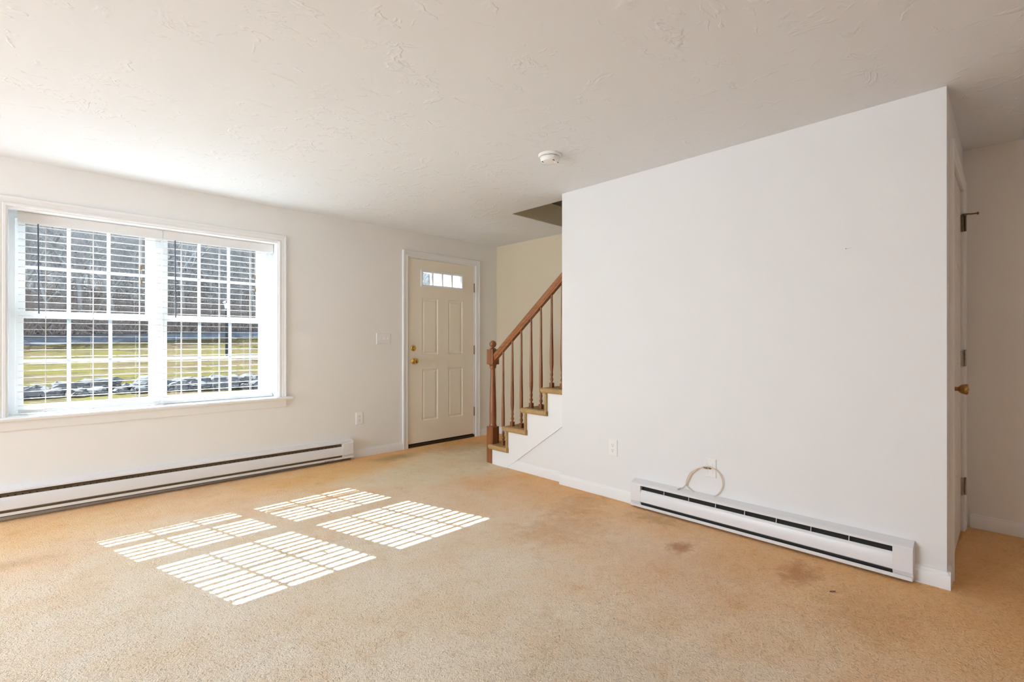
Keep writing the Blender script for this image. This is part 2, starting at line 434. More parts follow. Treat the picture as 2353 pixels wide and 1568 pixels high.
# ------------------------------------------------------------------ window_1: twin double-hung unit
win = thing('window_1', ((WX0 + WX1) / 2, YW, WZ0), 'white twin double-hung window with grilles above the left heater', 'window', kind='structure')
build('casing', casing(MB(), WX0 + .006, WX1 - .002, 0.662, WZ1 - .002, YW, CAS), M_TRIM, win, smooth=35)
m = MB()
YF = YW + 0.205     # front of the vinyl unit
m.box(WX0 + .001, WX0 + .012, YW, YF, .661, WZ1 - .012); m.box(WX1 - .012, WX1 - .001, YW, YF, .661, WZ1 - .012); m.box(WX0 + .001, WX1 - .001, YW, YF, WZ1 - .012, WZ1 - .001)
build('jamb', m, M_TRIM, win)
m = MB()
m.prism([(-.048, .646), (-.052, .653), (-.046, .661), (0, .662), (0, .640), (-.046, .640)], -0.262, 1.648, lambda a, p, q: (a, YW + p, q))
m.box(WX0 + .001, WX1 - .001, YW + .0005, YF, .6405, .6615)
build('window_sill', m, M_TRIM, win, smooth=30)
m = MB()
m.prism([(0, .574), (-.010, .574), (-.014, .582), (-.014, .612), (-.018, .622), (-.018, .640), (0, .640)], -0.215, 1.600, lambda a, p, q: (a, YW + p, q))
build('apron', m, M_TRIM, win, smooth=30)
# vinyl frame
XC = 0.7015
m = MB()
F0, F1 = WX0 + .012, WX1 - .012
m.cells([WX0 + .002, WX1 - .002], [.6405, WZ1 - .002], [(F0 + .03, XC - .028, .684, WZ1 - .040), (XC + .028, F1 - .03, .684, WZ1 - .040)], YF + .0005, YF + .094, pX)
build('frame', m, M_VINYL, win, bevel=.002, weld=True)
def sash(x0, x1, z0, z1, gx0, gx1, gz0, gz1, yc, name):
    m = MB(); m.cells([x0, x1], [z0, z1], [(gx0, gx1, gz0, gz1)], yc - .017, yc + .017, pX)
    s = build('sash', m, M_VINYL, win, bevel=.003, weld=True)
    g = MB(); g.box(gx0, gx1, yc - .002, yc + .002, gz0, gz1); build('pane', g, M_GLASS, s)
    wd = gx1 - gx0
    for k in (1, 2):
        xc = gx0 + wd * k / 3; g = MB(); g.box(xc - .011, xc + .011, yc + .004, yc + .011, gz0, gz1); build('muntin', g, M_MUNT, s)
    zc = (gz0 + gz1) / 2; g = MB(); g.box(gx0, gx1, yc + .0045, yc + .0105, zc - .011, zc + .011); build('muntin', g, M_MUNT, s)
    return s
YLO, YUP = YW + .228, YW + .268
kl, ku = YLO / YW, YUP / YW
zz = lambda z, k: 1.156 + (z - 1.156) * k
for (gl, gr, ul, ur, s0, s1) in ((-.062, .604, -.054, .585, F0 + .025, XC - .026), (.7175, 1.374, .7215, 1.356, XC + .026, F1 - .025)):
    sash(s0, s1, .684, zz(1.357, kl), gl * kl, gr * kl, zz(.738, kl), zz(1.312, kl), YLO, 'lower')
    sash(s0, s1, zz(1.312, kl), WZ1 - .040, ul * ku, ur * ku, zz(1.357, ku), zz(1.94, ku), YUP, 'upper')

# ------------------------------------------------------------------ blinds
def blind(x0, x1, wand_x, label, tassel_x, cords, zb):
    yb = YW + .115
    t = thing('window_blind', ((x0 + x1) / 2, yb, WZ1 - .012), label, 'blind')
    m = MB(); m.box(x0 + .006, x1 - .006, yb - .008, yb + .034, 1.972, 2.024); build('headrail', m, M_SLAT, t)
    m = MB(); m.prism([(-.027, 1.950), (-.031, 1.956), (-.027, 1.966), (-.030, 1.99), (-.027, 2.010), (-.031, 2.020), (-.027, 2.027), (-.018, 2.027), (-.018, 1.950)], x0, x1, lambda a, p, q: (a, yb + p, q))
    build('valance', m, M_SLAT, t, smooth=40)
    # slats: slightly crowned, 33 mm deep
    first = None; n = 27; z_top = 1.942; z_bot = zb + .048
    for i in range(n):
        z = z_top - (z_top - z_bot) * i / (n - 1)
        if first is None:
            s = MB(); s.prism([(-.0158, -.0010), (-.007, .0004), (.007, .0004), (.0158, -.0010), (.0158, .0010), (.007, .0024), (-.007, .0024), (-.0158, .0010)], x0 + .004, x1 - .004, lambda a, p, q: (a, yb + .010 + p, z + q))
            first = build('slat', s, M_SLAT, t, smooth=30)
        else:
            dup(first, t, (0, 0, z - z_top))
    m = MB(); m.prism([(-.016, zb), (-.020, zb + .004), (-.020, zb + .018), (-.016, zb + .022), (.034, zb + .022), (.034, zb)], x0 + .004, x1 - .004, lambda a, p, q: (a, yb + p, q))
    br = build('bottom_rail', m, M_SLAT, t, bevel=.002)
    for cx in cords:
        m = MB(); m.box(cx - .002, cx + .002, yb - .0075, yb - .0065, zb + .01, 1.955); m.box(cx - .002, cx + .002, yb + .0265, yb + .0275, zb + .01, 1.955)
        build('ladder_cord', m, M_SLAT, t)
        m = MB(); m.lathe([(.006, -.004), (.006, 0)], (cx, yb - .004, zb), seg=10); build('cord_plug', m, M_SLAT, br)
    m = MB(); m.tube([(wand_x, yb - .036, 1.955), (wand_x, yb - .036, 1.90), (wand_x + .004, yb - .038, 1.345)], .0042, 8); build('tilt_wand', m, M_WAND, t, smooth=60)
    m = MB(); m.tube([(tassel_x, yb - .034, 1.955), (tassel_x + .003, yb - .034, 1.735)], .0012, 5); m.tube([(tassel_x + .008, yb - .036, 1.955), (tassel_x + .006, yb - .036, 1.625)], .0012, 5)
    build('lift_cord', m, M_SLAT, t)
    for tx, tz in ((tassel_x + .003, 1.70), (tassel_x + .006, 1.59)):
        m = MB(); m.lathe([(.002, .04), (.005, .034), (.0075, .012), (.0085, .004), (.006, 0)], (tx, yb - .034, tz), seg=10); build('tassel', m, M_TASSEL, t, smooth=50)
    return t
blind(-0.093, 0.703, 0.007, 'left white horizontal blind, raised slats over the left window half', .565, (.045, .295, .565), .672)
blind(0.709, 1.522, 0.785, 'right white horizontal blind over the window half nearer the entry door', 1.365, (.835, 1.105, 1.345), .664)

# ------------------------------------------------------------------ doors
def panel(mb, x0, x1, z0, z1, y, out=0.0):
    rings = [(0, 0), (.004, -.0015), (.010, .004), (.016, .006), (.026, .006), (.040, .001)]
    n = len(mb.v)
    for o, d in rings:
        mb.v += [(x0 + o, y + d, z0 + o), (x1 - o, y + d, z0 + o), (x1 - o, y + d, z1 - o), (x0 + o, y + d, z1 - o)]
    for r in range(len(rings) - 1):
        for i in range(4):
            j = (i + 1) % 4; a = n + r * 4
            mb.f.append((a + i, a + j, a + 4 + j, a + 4 + i))
    e = n + (len(rings) - 1) * 4; mb.f.append((e, e + 1, e + 2, e + 3))
    return mb
def hinge(parent, x, z0, z1, y, m_, width=.010):
    m = MB(); m.lathe([(.0055, 0), (.0055, z1 - z0)], (x, y - .004, z0), seg=10); m.box(x - width * .2, x + width, y - .001, y + .002, z0, z1); m.lathe([(.004, z1 - z0), (.0065, z1 - z0 + .002), (.004, z1 - z0 + .006)], (x, y - .004, z0), seg=10)
    return build('hinge', m, m_, parent, smooth=40)
# front door
d = thing('door_1', (DX0, YW, 0), 'closed tan four-panel entry door with a small row of panes', 'door', kind='structure')
build('casing', casing(MB(), DX0 - .005, DX1 + .014, 0.0, DZ1 + .003, YW, CAS), M_TRIM, d, smooth=35)
m = MB(); m.box(DX0 + .0005, DX0 + .006, YW, YW + .2, .0005, DZ1 - .006); m.box(DX1 - .006, DX1 - .0005, YW, YW + .2, .0005, DZ1 - .006); m.box(DX0 + .0005, DX1 - .0005, YW, YW + .2, DZ1 - .006, DZ1 - .0005)
build('jamb', m, M_TRIM, d)
SX0, SX1, SZ0, SZ1 = 2.878, 3.792, .041, 2.062; YS = YW + .004
LX0, LX1, LZ0, LZ1 = 3.034, 3.632, 1.762, 1.950
holes = [(LX0 + .02, LX1 - .02, LZ0 + .02, LZ1 - .02), (3.040, 3.268, 1.005, 1.640), (3.401, 3.622, 1.005, 1.636), (3.042, 3.268, .273, .851), (3.401, 3.625, .271, .851)]
m = MB(); m.cells([SX0, SX1], [SZ0, SZ1], holes, YS, YS + .044, pX)
build('slab', m, M_DOOR, d)
for hx in holes[1:]:
    build('door_panel', panel(MB(), hx[0], hx[1], hx[2], hx[3], YS), M_DOOR, d)
# lite
m = MB(); n = 0
for (a, b_, c_, e_) in ((LX0, LX1, LZ0, LZ0 + .026), (LX0, LX1, LZ1 - .026, LZ1), (LX0, LX0 + .026, LZ0 + .026, LZ1 - .026), (LX1 - .026, LX1, LZ0 + .026, LZ1 - .026)):
    m.box(a, b_, YS - .009, YS + .052, c_, e_)
lt = build('window_frame', m, M_VINYL, d, bevel=.004)
g = MB(); g.box(LX0 + .024, LX1 - .024, YS + .020, YS + .024, LZ0 + .024, LZ1 - .024); build('pane', g, M_GLASS, lt)
for k in (1, 2, 3):
    xc = LX0 + .026 + (LX1 - LX0 - .052) * k / 4; g = MB(); g.box(xc - .009, xc + .009, YS + .002, YS + .018, LZ0 + .026, LZ1 - .026); build('muntin', g, M_VINYL, lt)
for k in range(4):
    g = MB(); g.lathe([(.004, 0), (.003, -.002)], (LX0 + .08 + k * .145, YS - .009, LZ1 - .012), 'Y', 8); build('screw_cap', g, M_VINYL, lt)
# hardware
m = MB(); m.lathe([(.034, .0), (.034, -.004), (.030, -.010), (.024, -.013), (.010, -.014)], (2.937, YS, 1.084), 'Y', 28)
db = build('deadbolt', m, M_BRASS, d, smooth=40)
m = MB()
for s_ in range(1):
    a = math.radians(48); ca, sa = math.cos(a), math.sin(a)
    pts = [(-.019, -.005), (.019, -.005), (.019, .005), (-.019, .005)]
    P = [(2.937 + p * ca - q * sa, 1.084 + p * sa + q * ca) for p, q in pts]
    m.prism(P, YS - .030, YS - .012, lambda a_, p, q: (p, a_, q))
build('thumb_turn', m, M_BRASS, db, bevel=.0015)
m = MB(); m.lathe([(.034, 0), (.034, -.004), (.028, -.010), (.013, -.014), (.012, -.030), (.016, -.036), (.026, -.044), (.0285, -.054), (.026, -.063), (.017, -.067), (.004, -.068)], (2.943, YS, .942), 'Y', 28)
build('door_knob', m, M_BRASS, d, smooth=50)
for z0, z1 in ((1.750, 1.852), (.998, 1.100), (.255, .357)):
    hinge(d, 3.7965, z0, z1, YS, M_HINGE)
m = MB(); m.box(DX0 + .006, DX1 - .006, YW - .004, YW + .17, .0, .030); m.box(DX0 + .006, DX1 - .006, YW + .02, YW + .17, .03, .043)
build('threshold', m, M_THRESH, d, bevel=.003)

# hall door
d = thing('door_2', (HX0, Y0, 0), 'closed white panelled hall door seen edge-on beyond the partition corner', 'door', kind='structure')
build('casing', casing(MB(), HX0 - .001, HX1 + .001, 0.0, HZ1 + .001, Y0, CAS), M_TRIM, d, smooth=35)
m = MB(); m.box(HX0 + .0005, HX0 + .004, Y0 - .002, Y0 + .11, .0005, HZ1 - .004); m.box(HX1 - .004, HX1 - .0005, Y0 - .002, Y0 + .11, .0005, HZ1 - .004); m.box(HX0 + .0005, HX1 - .0005, Y0 - .002, Y0 + .11, HZ1 - .004, HZ1 - .0005)
build('jamb', m, M_TRIM, d)
ys = Y0 + .004; x0, x1, z0, z1 = HX0 + .007, HX1 - .007, .014, HZ1 - .010
holes = []
for (a, b_) in ((x0 + .11, x0 + .35), (x1 - .35, x1 - .11)):
    for (c_, e_) in ((.22, .80), (1.02, 1.60), (1.70, 1.93)): holes.append((a, b_, c_, e_))
m = MB(); m.cells([x0, x1], [z0, z1], holes, ys, ys + .035, pX); build('slab', m, M_HDOOR, d)
for hx in holes: build('door_panel', panel(MB(), hx[0], hx[1], hx[2], hx[3], ys), M_HDOOR, d)
kx, kz = 3.30, .918
m = MB(); m.lathe([(.031, 0), (.031, -.003), (.026, -.008), (.011, -.012), (.0105, -.028), (.016, -.033), (.022, -.040), (.0255, -.052), (.0265, -.062), (.024, -.066), (.006, -.067), (.006, -.069)], (kx, ys, kz), 'Y', 28)
build('door_knob', m, M_BRASS_OLD, d, smooth=50)
for i, (z0_, z1_, mm) in enumerate(((1.825, 1.925, M_HINGE), (1.005, 1.100, M_HINGE_L), (.225, .325, M_HINGE_L))):
    h = hinge(d, HX1 - .004, z0_, z1_, Y0 - .012, mm, .006)
    m = MB(); m.box(HX1 - .024, HX1 - .003, Y0 - .006, ys + .001, z0_, z1_); build('hinge_leaf', m, mm, h)
    if i == 0:
        m = MB(); m.tube([(HX1 - .004, Y0 - .016, z1_ + .004), (HX1 + .004, Y0 - .045, z1_ + .002), (HX1 + .010, Y0 - .066, z1_ + .003)], .0045, 8)
        m.lathe([(.004, -.006), (.008, -.004), (.0085, .004), (.004, .006)], (HX1 + .012, Y0 - .070, z1_ + .003), 'Y', 10)
        m.lathe([(.011, -.008), (.011, .006)], (HX1 - .006, Y0 - .012, z1_), 'Z', 10)
        build('door_stop', m, M_HINGE, h, smooth=50)

# ------------------------------------------------------------------ staircase
RISE, RUN = .193, .2385
st = thing('staircase', (3.6, 3.44, 0), 'tan carpeted stairs rising behind the partition with white stringer', 'stairs')
# carpet: each step = riser + tread with rounded nosing wrapping the open side
def step(k):
    yr = 3.443 - RUN * k                      # riser face
    zt = RISE * (k + 1) - .008
    xa = 3.052 if yr - RUN > 2.3 else XP + .124
    m = MB()
    nose = [(yr + .058, zt - .022), (yr + .060, zt - .012), (yr + .054, zt - .003), (yr + .042, zt), (yr - RUN - .01, zt), (yr - RUN - .01, zt - .045), (yr + .040, zt - .045), (yr + .052, zt - .036)]
    if xa > 3.1:
        m.prism(nose, xa, XS, lambda a, p, q: (a, p, q))
    else:
        m.prism(nose, 3.072, XS, lambda a, p, q: (a, p, q))
    t = build('tread', m, M_SCARPET, st, smooth=50)
    if k == 0:                                # first tread is notched round the newel
        t.data.clear_geometry()
        mm = MB()
        mm.prism(nose, 3.168, XS, lambda a, p, q: (a, p, q))
        n2 = [(3.415, zt - .045), (3.415, zt), (yr - RUN - .01, zt), (yr - RUN - .01, zt - .045)]
        mm.prism(n2, 3.072, 3.168, lambda a, p, q: (a, p, q))
        o0 = ORG[st.name]
        t.data.from_pydata([tuple(Vector(v) - o0) for v in mm.v], [], mm.f); t.data.update()
    if xa < 3.1:
        # rolled carpet edge on the open side
        e = MB(); y_a = (yr + .058) if k else 3.452; y_b = yr - RUN - .006
        pr = [(.022, -.045), (.004, -.043), (-.004, -.030), (-.005, -.014), (.002, -.003), (.010, 0), (.022, 0)]
        e.prism([(3.052 + p, zt + q) for p, q in pr], y_a - .008, y_b, lambda a, p, q: (p, a, q))
        e.prism([(3.055 + p * .9, zt + q * .9 - .002) for p, q in pr], y_a, y_a - .008, lambda a, p, q: (p, a, q))
        build('carpet_edge', e, M_SCARPET, t, smooth=60)
        # riser strip wrapping the stringer edge
        if k < 4:
            r = MB(); yy = yr - RUN; z0_, z1_ = zt - .03, zt + RISE - .042
            r.prism([(3.060, yy - .004), (3.054, yy + .004), (3.054, yy + .010), (3.060, yy + .018), (3.085, yy + .018), (3.085, yy - .004)], z0_, z1_, lambda a, p, q: (p, q, a))
            build('carpet_edge', r, M_SCARPET, t, smooth=60)
    m = MB(); m.box(max(xa, 3.085), XS, yr - .012, yr + .012, zt - RISE + .008 if k else 0.0, zt - .04)
    build('riser', m, M_SCARPET, st)
for k in range(11): step(k)
# stringer (sawtooth skirt) and the plaster below it
top = []
for k in range(0, 5):
    yr = 3.443 - RUN * k; zt = RISE * (k + 1) - .050
    top += [(yr if k else 3.418, zt if k else zt), (yr - RUN, zt)]
poly = [(3.418, 0.0)] + top[:8] + [(3.443 - RUN * 4, RISE * 5 - .05), (Y1 - .03, RISE * 5 - .05), (Y1 - .03, .50), (3.222, 0.0)]
def xprism(poly, xa, xb):
    m = MB(); m.prism(poly, xa, xb, lambda a, p, q: (a, p, q)); return m
sm = xprism(poly, 3.076, 3.098)
so = build('stringer', sm, M_TRIM, st)
# concave polygon: triangulate cleanly
bm = bmesh.new(); bm.from_mesh(so.data); bmesh.ops.triangulate(bm, faces=[f for f in bm.faces if len(f.verts) > 4], ngon_method='EAR_CLIP'); bm.to_mesh(so.data); bm.free()
m = xprism([(3.236, 0.0), (Y1 - .03, .512), (Y1 - .03, 0.0)], 3.092, 3.118); build('lower_panel', m, M_WALL, st)
m = MB(); m.prism([(p, q) for p, q in BB], 3.192, Y1 + .001, lambda a, p, q: (3.092 - p, a, q))
# cut the far end to the slope of the stringer
for i, v in enumerate(m.v):
    if abs(v[1] - 3.192) < 1e-6: m.v[i] = (v[0], 3.222 - v[2] * 1.33, v[2])
build('baseboard_piece', m, M_TRIM, st, smooth=30)

# ------------------------------------------------------------------ banister
bn = thing('banister', (3.122, 3.46, 0), 'reddish stained wood banister with turned balusters at the foot of the stairs', 'banister')
NX, NY = 3.1235, 3.4625; q = .0425
m = MB(); m.box(NX - q, NX + q, NY - q, NY + q, 0, .345)
nw = build('newel_post', m, M_WOOD, bn, bevel=.003)
m = MB(); m.lathe([(.034, .345), (.037, .352), (.034, .362), (.0325, .375), (.034, .42), (.0335, .50), (.029, .66), (.024, .82), (.0225, .885), (.024, .895), (.030, .903), (.033, .912), (.030, .920), (.036, .928), (.038, .936)], (NX, NY, 0), 'Z', 28)
build('turned_shaft', m, M_WOOD, nw, smooth=40)
m = MB(); m.box(NX - q, NX + q, NY - q, NY + q, .936, 1.080); build('cap_block', m, M_WOOD, nw, bevel=.003)
m = MB(); m.lathe([(.030, 1.080), (.032, 1.083), (.026, 1.088), (.014, 1.094), (.013, 1.099), (.020, 1.103)] + [(.0345 * math.cos(math.radians(a)), 1.130 + .0345 * math.sin(math.radians(a))) for a in range(-50, 91, 10)], (NX, NY, 0), 'Z', 28)
build('ball_finial', m, M_WOOD, nw, smooth=50)
# handrail: profile in (x, n) swept along the slope
sl = math.atan2(1.700 - 1.030, 3.421 - 2.605); dy, dz = -math.cos(sl), math.sin(sl)
prof = [(-.018, 0), (-.021, .010), (-.019, .016), (-.027, .024), (-.031, .036), (-.029, .048), (-.020, .056), (0, .060), (.020, .056), (.029, .048), (.031, .036), (.027, .024), (.019, .016), (.021, .010), (.018, 0)]
def rail_put(a, p, n_):
    return (NX - .001 + p, 3.428 + dy * a + n_ * math.sin(sl), .968 + dz * a + n_ * math.cos(sl))
m = MB(); m.prism(prof, 0.0, 2.6, rail_put); M_RAIL = wood_material('stained_oak_rail', (0.27, 0.098, 0.033), (0.36, 0.138, 0.050), 0.25, axis=1)
build('handrail', m, M_RAIL, bn, smooth=40)
def rail_under(y): return .968 + (3.428 - y) * math.tan(sl) + .004
bals = []
for k in range(5):
    yr = 3.443 - RUN * k; zt = RISE * (k + 1) - .008
    for off in ((.124,) if k == 0 else (.008, .124)):
        bals.append((yr - off, zt))
for y, zt in bals:
    top_z = rail_under(y); L = top_z - zt
    m = MB(); m.box(NX - .0155, NX + .0155, y - .0155, y + .0155, zt, zt + .042)
    b = build('baluster', m, M_WOOD, bn, bevel=.0015)
    m = MB(); m.lathe([(.012, .042), (.009, .048), (.009, .053), (.0135, .062), (.0158, .070), (.0125, .079), (.009, .084), (.0105, .090), (.009, .095), (.012, .101), (.0135, .112), (.0125, .120), (.010, .126), (.0115, .132), (.010, .138), (.0125, .146), (.0158, .20), (.0158, .30), (.0115, .5), (.0085, L)], (NX, y, zt), 'Z', 14)
    build('spindle', m, M_WOOD, b, smooth=45)

# ------------------------------------------------------------------ baseboard heaters
def heater(name, length, label, cap0, cap1, put, loc, brown=False, brackets=()):
    """a runs 0..length along the wall, d is the distance out of the wall"""
    t = thing(name, loc, label, 'heater', kind='thing')
    H1 = .190
    A, B = cap0, length - cap1
    def pr(prof, a0, a1, mm, nm, parent=t, **k):
        m = MB(); m.prism(prof, a0, a1, lambda a, p, q: put(a, p, q)); return build(nm, m, mm, parent, **k)
    pr([(0, .010), (.004, .010), (.004, H1 - .002), (0, H1)], 0.004, length - .004, M_METAL, 'back_plate')
    pr([(0, H1), (.050, .178), (.064, .172), (.064, .160), (.062, .160), (.062, .170), (.048, .175), (0, H1 - .003)], 0, length, M_METAL, 'top_cover')
    pr([(.046, .127), (.056, .132), (.059, .128), (.066, .112), (.066, .052), (.058, .046), (.057, .048), (.064, .054), (.064, .111), (.057, .126)], A - .002, B + .002, M_METAL, 'front_panel', smooth=30)
    pr([(.004, .001), (.034, .001), (.034, .014), (.004, .014)], .004, length - .004, M_DARK, 'painted_gap_shade')  # dark strip standing in for the shade beneath the heater
    pr([(.002, .013), (.068, .013), (.071, .016), (.071, .033), (.069, .033), (.069, .017), (.002, .016)], .002, length - .002, M_METAL, 'bottom_rail')
    pr([(.006, .020), (.050, .020), (.050, .120), (.030, .150), (.006, .155)], A - .001, B + .001, M_BROWN if brown else M_DARK, 'heating_element')
    for a0, a1 in ((0, A), (B, length)):
        pr([(0, .012), (.058, .012), (.058, .034), (.067, .052), (.067, .160), (.060, .171), (0, H1 - .004)], a0, a1, M_METAL, 'end_cap', bevel=.0015)
    for a in brackets:
        pr([(.048, .122), (.058, .122), (.058, .136), (.052, .160), (.050, .160)], a - .0012, a + .0012, M_METAL, 'bracket')
    return t
rh0, rh1 = 0.326, 1.862
heater('wall_heater', rh1 - rh0, 'white baseboard heater with dark slots on the long partition wall', .078, .077,
       lambda a, d_, z: (XP - d_, rh0 + a, z), (XP - .03, (rh0 + rh1) / 2, 0), brackets=[.085 + .172 * k for k in range(1, 8)])
lh = heater('wall_heater', 3.5, 'long white baseboard heater with brown element under the window', .11, .108,
       lambda a, d_, z: (2.212 - 3.5 + a, YW - d_, z), (2.212, YW - .03, 0), brown=True)
el = [c for c in lh.children if c.name.startswith('heating_element')][0]
m = MB()
for k in range(96):
    if k % 9 == 8: continue
    a = 2.212 - 3.35 + k * .0335; m.box(a - .0035, a + .0035, YW - .0435, YW - .0405, .1325, .1385)
for v_i, v in enumerate(m.v): pass
tag(build('vent_holes', m, M_DARK, el), kind='stuff')
m = MB(); m.box(1.925, 1.940, YW - .0715, YW - .071, .016, .025); m.box(1.944, 1.975, YW - .0715, YW - .071, .017, .024); m.box(1.979, 2.02, YW - .0715, YW - .071, .018, .023)
build('faded_badge', m, mat('grey_badge', (.45, .42, .41), .5, bump=(40, .02, .0005)), lh)
lh.rotation_euler = (0, math.radians(.37), 0)
lh.location.z += .012

# ------------------------------------------------------------------ wall plates
def plate(mb, w_, h_, put):
    r = [(0, 0, 0), (0, 0, .003), (.004, .004, .006)]
    n = len(mb.v)
    for ox, oz, d_ in r:
        mb.v += [put(-w_ / 2 + ox, -h_ / 2 + oz, d_), put(w_ / 2 - ox, -h_ / 2 + oz, d_), put(w_ / 2 - ox, h_ / 2 - oz, d_), put(-w_ / 2 + ox, h_ / 2 - oz, d_)]
    for k in range(2):
        for i in range(4):
            j = (i + 1) % 4; a = n + 4 * k; mb.f.append((a + i, a + j, a + 4 + j, a + 4 + i))
    mb.f.append((n + 8, n + 9, n + 10, n + 11)); return mb
def pbox(mb, u0, u1, v0, v1, d0, d1, put):
    n = len(mb.v); mb.v += [put(u, v, d_) for d_ in (d0, d1) for v in (v0, v1) for u in (u0, u1)]
    mb.f += [tuple(n + i for i in qd) for qd in ((0, 2, 3, 1), (4, 5, 7, 6), (0, 1, 5, 4), (2, 6, 7, 3), (0, 4, 6, 2), (1, 3, 7, 5))]; return mb
def on_front(x, z): return lambda u, v, d_: (x + u, YW - d_, z + v)
def on_part(y, z): return lambda u, v, d_: (XP - d_, y - u, z + v)
def outlet(put, loc, label):
    t = thing('wall_outlet', loc, label, 'outlet')
    build('cover_plate', plate(MB(), .076, .122, put), M_PLASTIC, t)
    for s_ in (-1, 1):
        v = s_ * .0195
        f = MB(); f.prism([(-.013, v - .014), (.013, v - .014), (.017, v - .006), (.017, v + .006), (.013, v + .014), (-.013, v + .014), (-.017, v + .006), (-.017, v - .006)], .005, .0075, lambda a, p, q_: put(p, q_, a))
        r = build('receptacle', f, M_PLASTIC, t)
        f = MB(); pbox(f, -.0075, -.0052, v - .001, v + .008, .007, .0078, put); pbox(f, .0052, .0072, v, v + .0075, .007, .0078, put); pbox(f, -.0025, .0025, v - .010, v - .005, .007, .0078, put)
        build('slots', f, M_SLOT, r)
    f = MB(); pbox(f, -.0022, .0022, -.0022, .0022, .006, .0075, put); build('screw', f, M_METAL, t)
outlet(on_front(2.307, .388), (2.307, YW, .388), 'white duplex outlet on the window wall, left of the entry door')
outlet(on_part(2.050, .372), (XP, 2.050, .372), 'white duplex outlet on the partition, above its stair end baseboard')
# triple switch
put = on_front(2.575, 1.184)
t = thing('light_switch', (2.575, YW, 1.184), 'white triple toggle light switch plate beside the entry door', 'switch')
build('cover_plate', plate(MB(), .162, .114, put), M_PLASTIC, t)
for k in (-1, 0, 1):
    f = MB(); u = k * .046; pbox(f, u - .005, u + .005, -.011, .011, .005, .007, put); tg = build('toggle_collar', f, M_PLASTIC, t)
    n = MB(); n.prism([(.006, -.006), (.006, .004), (.017, .010), (.018, .006)], u - .0038, u + .0038, lambda a, p, q_: put(a, q_, p)); build('toggle', n, M_PLASTIC, tg)
# cable plate
put = on_part(1.324, .357)
t = thing('cable_wall_plate', (XP, 1.324, .357), 'white cable wall plate behind the cream cable loop above the heater', 'wall plate')
build('cover_plate', plate(MB(), .073, .118, put), M_PLASTIC, t)
f = MB(); pbox(f, -.0165, -.0155, -.033, .033, .0055, .0065, put); pbox(f, .0155, .0165, -.033, .033, .0055, .0065, put); build('insert_seam', f, mat('seam_grey', (.55, .53, .51), .5, bump=(40, .02, .0005)), t)
for v in (-.048, .048):
    f = MB(); pbox(f, -.003, .003, v - .003, v + .003, .0055, .0068, put); build('screw', f, M_METAL, t)
f = MB(); f.lathe([(.0065, 0), (.0065, -.010), (.005, -.012)], (XP - .005, 1.324, .357), 'X', 12); build('jack', f, M_HINGE, t)
# cable
cp = [(1.330, .357, .024), (1.352, .356, .026), (1.385, .350, .026), (1.420, .330, .024), (1.452, .300, .020), (1.472, .262, .016), (1.480, .228, .014), (1.468, .208, .014), (1.44, .192, .014), (1.405, .180, .014), (1.365, .175, .014), (1.325, .176, .014),
      (1.290, .192, .014), (1.262, .220, .014), (1.244, .262, .014), (1.247, .304, .014), (1.268, .340, .015), (1.300, .360, .016), (1.340, .366, .018), (1.380, .352, .016), (1.415, .324, .014), (1.440, .300, .012), (1.458, .265, .010), (1.475, .230, .022), (1.490, .210, .026), (1.506, .200, .028), (1.516, .193, .028)]
def catmull(pts, n=6):
    out = []
    for i in range(len(pts) - 1):
        p0 = Vector(pts[max(i - 1, 0)]); p1 = Vector(pts[i]); p2 = Vector(pts[i + 1]); p3 = Vector(pts[min(i + 2, len(pts) - 1)])
        for k in range(n):
            u = k / n
            out.append(0.5 * ((2 * p1) + (-p0 + p2) * u + (2 * p0 - 5 * p1 + 4 * p2 - p3) * u * u + (-p0 + 3 * p1 - 3 * p2 + p3) * u ** 3))
    out.append(Vector(pts[-1])); return out
path = catmull([(XP - d_, y, z) for y, z, d_ in cp])
t = thing('coaxial_cable', (XP - .014, 1.36, .19), 'looped cream coaxial cable hanging from the wall plate over the heater', 'cable')
build('cord', MB().tube(path, .0030, 8), M_CABLE, t, smooth=60)
f = MB(); f.tube([(XP - .024, 1.334, .357), (XP - .024, 1.360, .356)], .0048, 10); build('connector', f, M_HINGE, t, smooth=40)
f = MB(); f.tube([(XP - .028, 1.510, .197), (XP - .028, 1.530, .184)], .0052, 6); build('connector', f, M_HINGE_L, t, smooth=40)

# smoke detector
t = thing('smoke_detector', (2.352, 2.062, H), 'round white smoke detector on the ceiling', 'smoke detector')
build('mounting_base', MB().lathe([(.075, 0), (.075, -.006), (.071, -.012), (.064, -.015)], (2.352, 2.062, H), 'Z', 40), M_PLASTIC, t, smooth=40)
f = MB(); f.lathe([(.059, -.014), (.059, -.018)], (2.352, 2.062, H), 'Z', 40); build('vent_gap', f, M_SLOT, t)
build('housing', MB().lathe([(.062, -.018), (.063, -.022), (.060, -.034), (.053, -.045), (.040, -.050), (.010, -.051)], (2.352, 2.062, H), 'Z', 40), M_PLASTIC, t, smooth=35)
f = MB(); f.lathe([(.011, -.049), (.011, -.053), (.008, -.054)], (2.372, 2.03, H), 'Z', 14); build('test_button', f, M_PLASTIC, t)
for a in (150, 250, 310):
    a = math.radians(a); f = MB(); cx, cy = 2.352 + .048 * math.cos(a), 2.062 + .048 * math.sin(a); f.box(cx - .008, cx + .008, cy - .002, cy + .002, H - .0495, H - .046); build('vent_slit', f, M_SLOT, t)
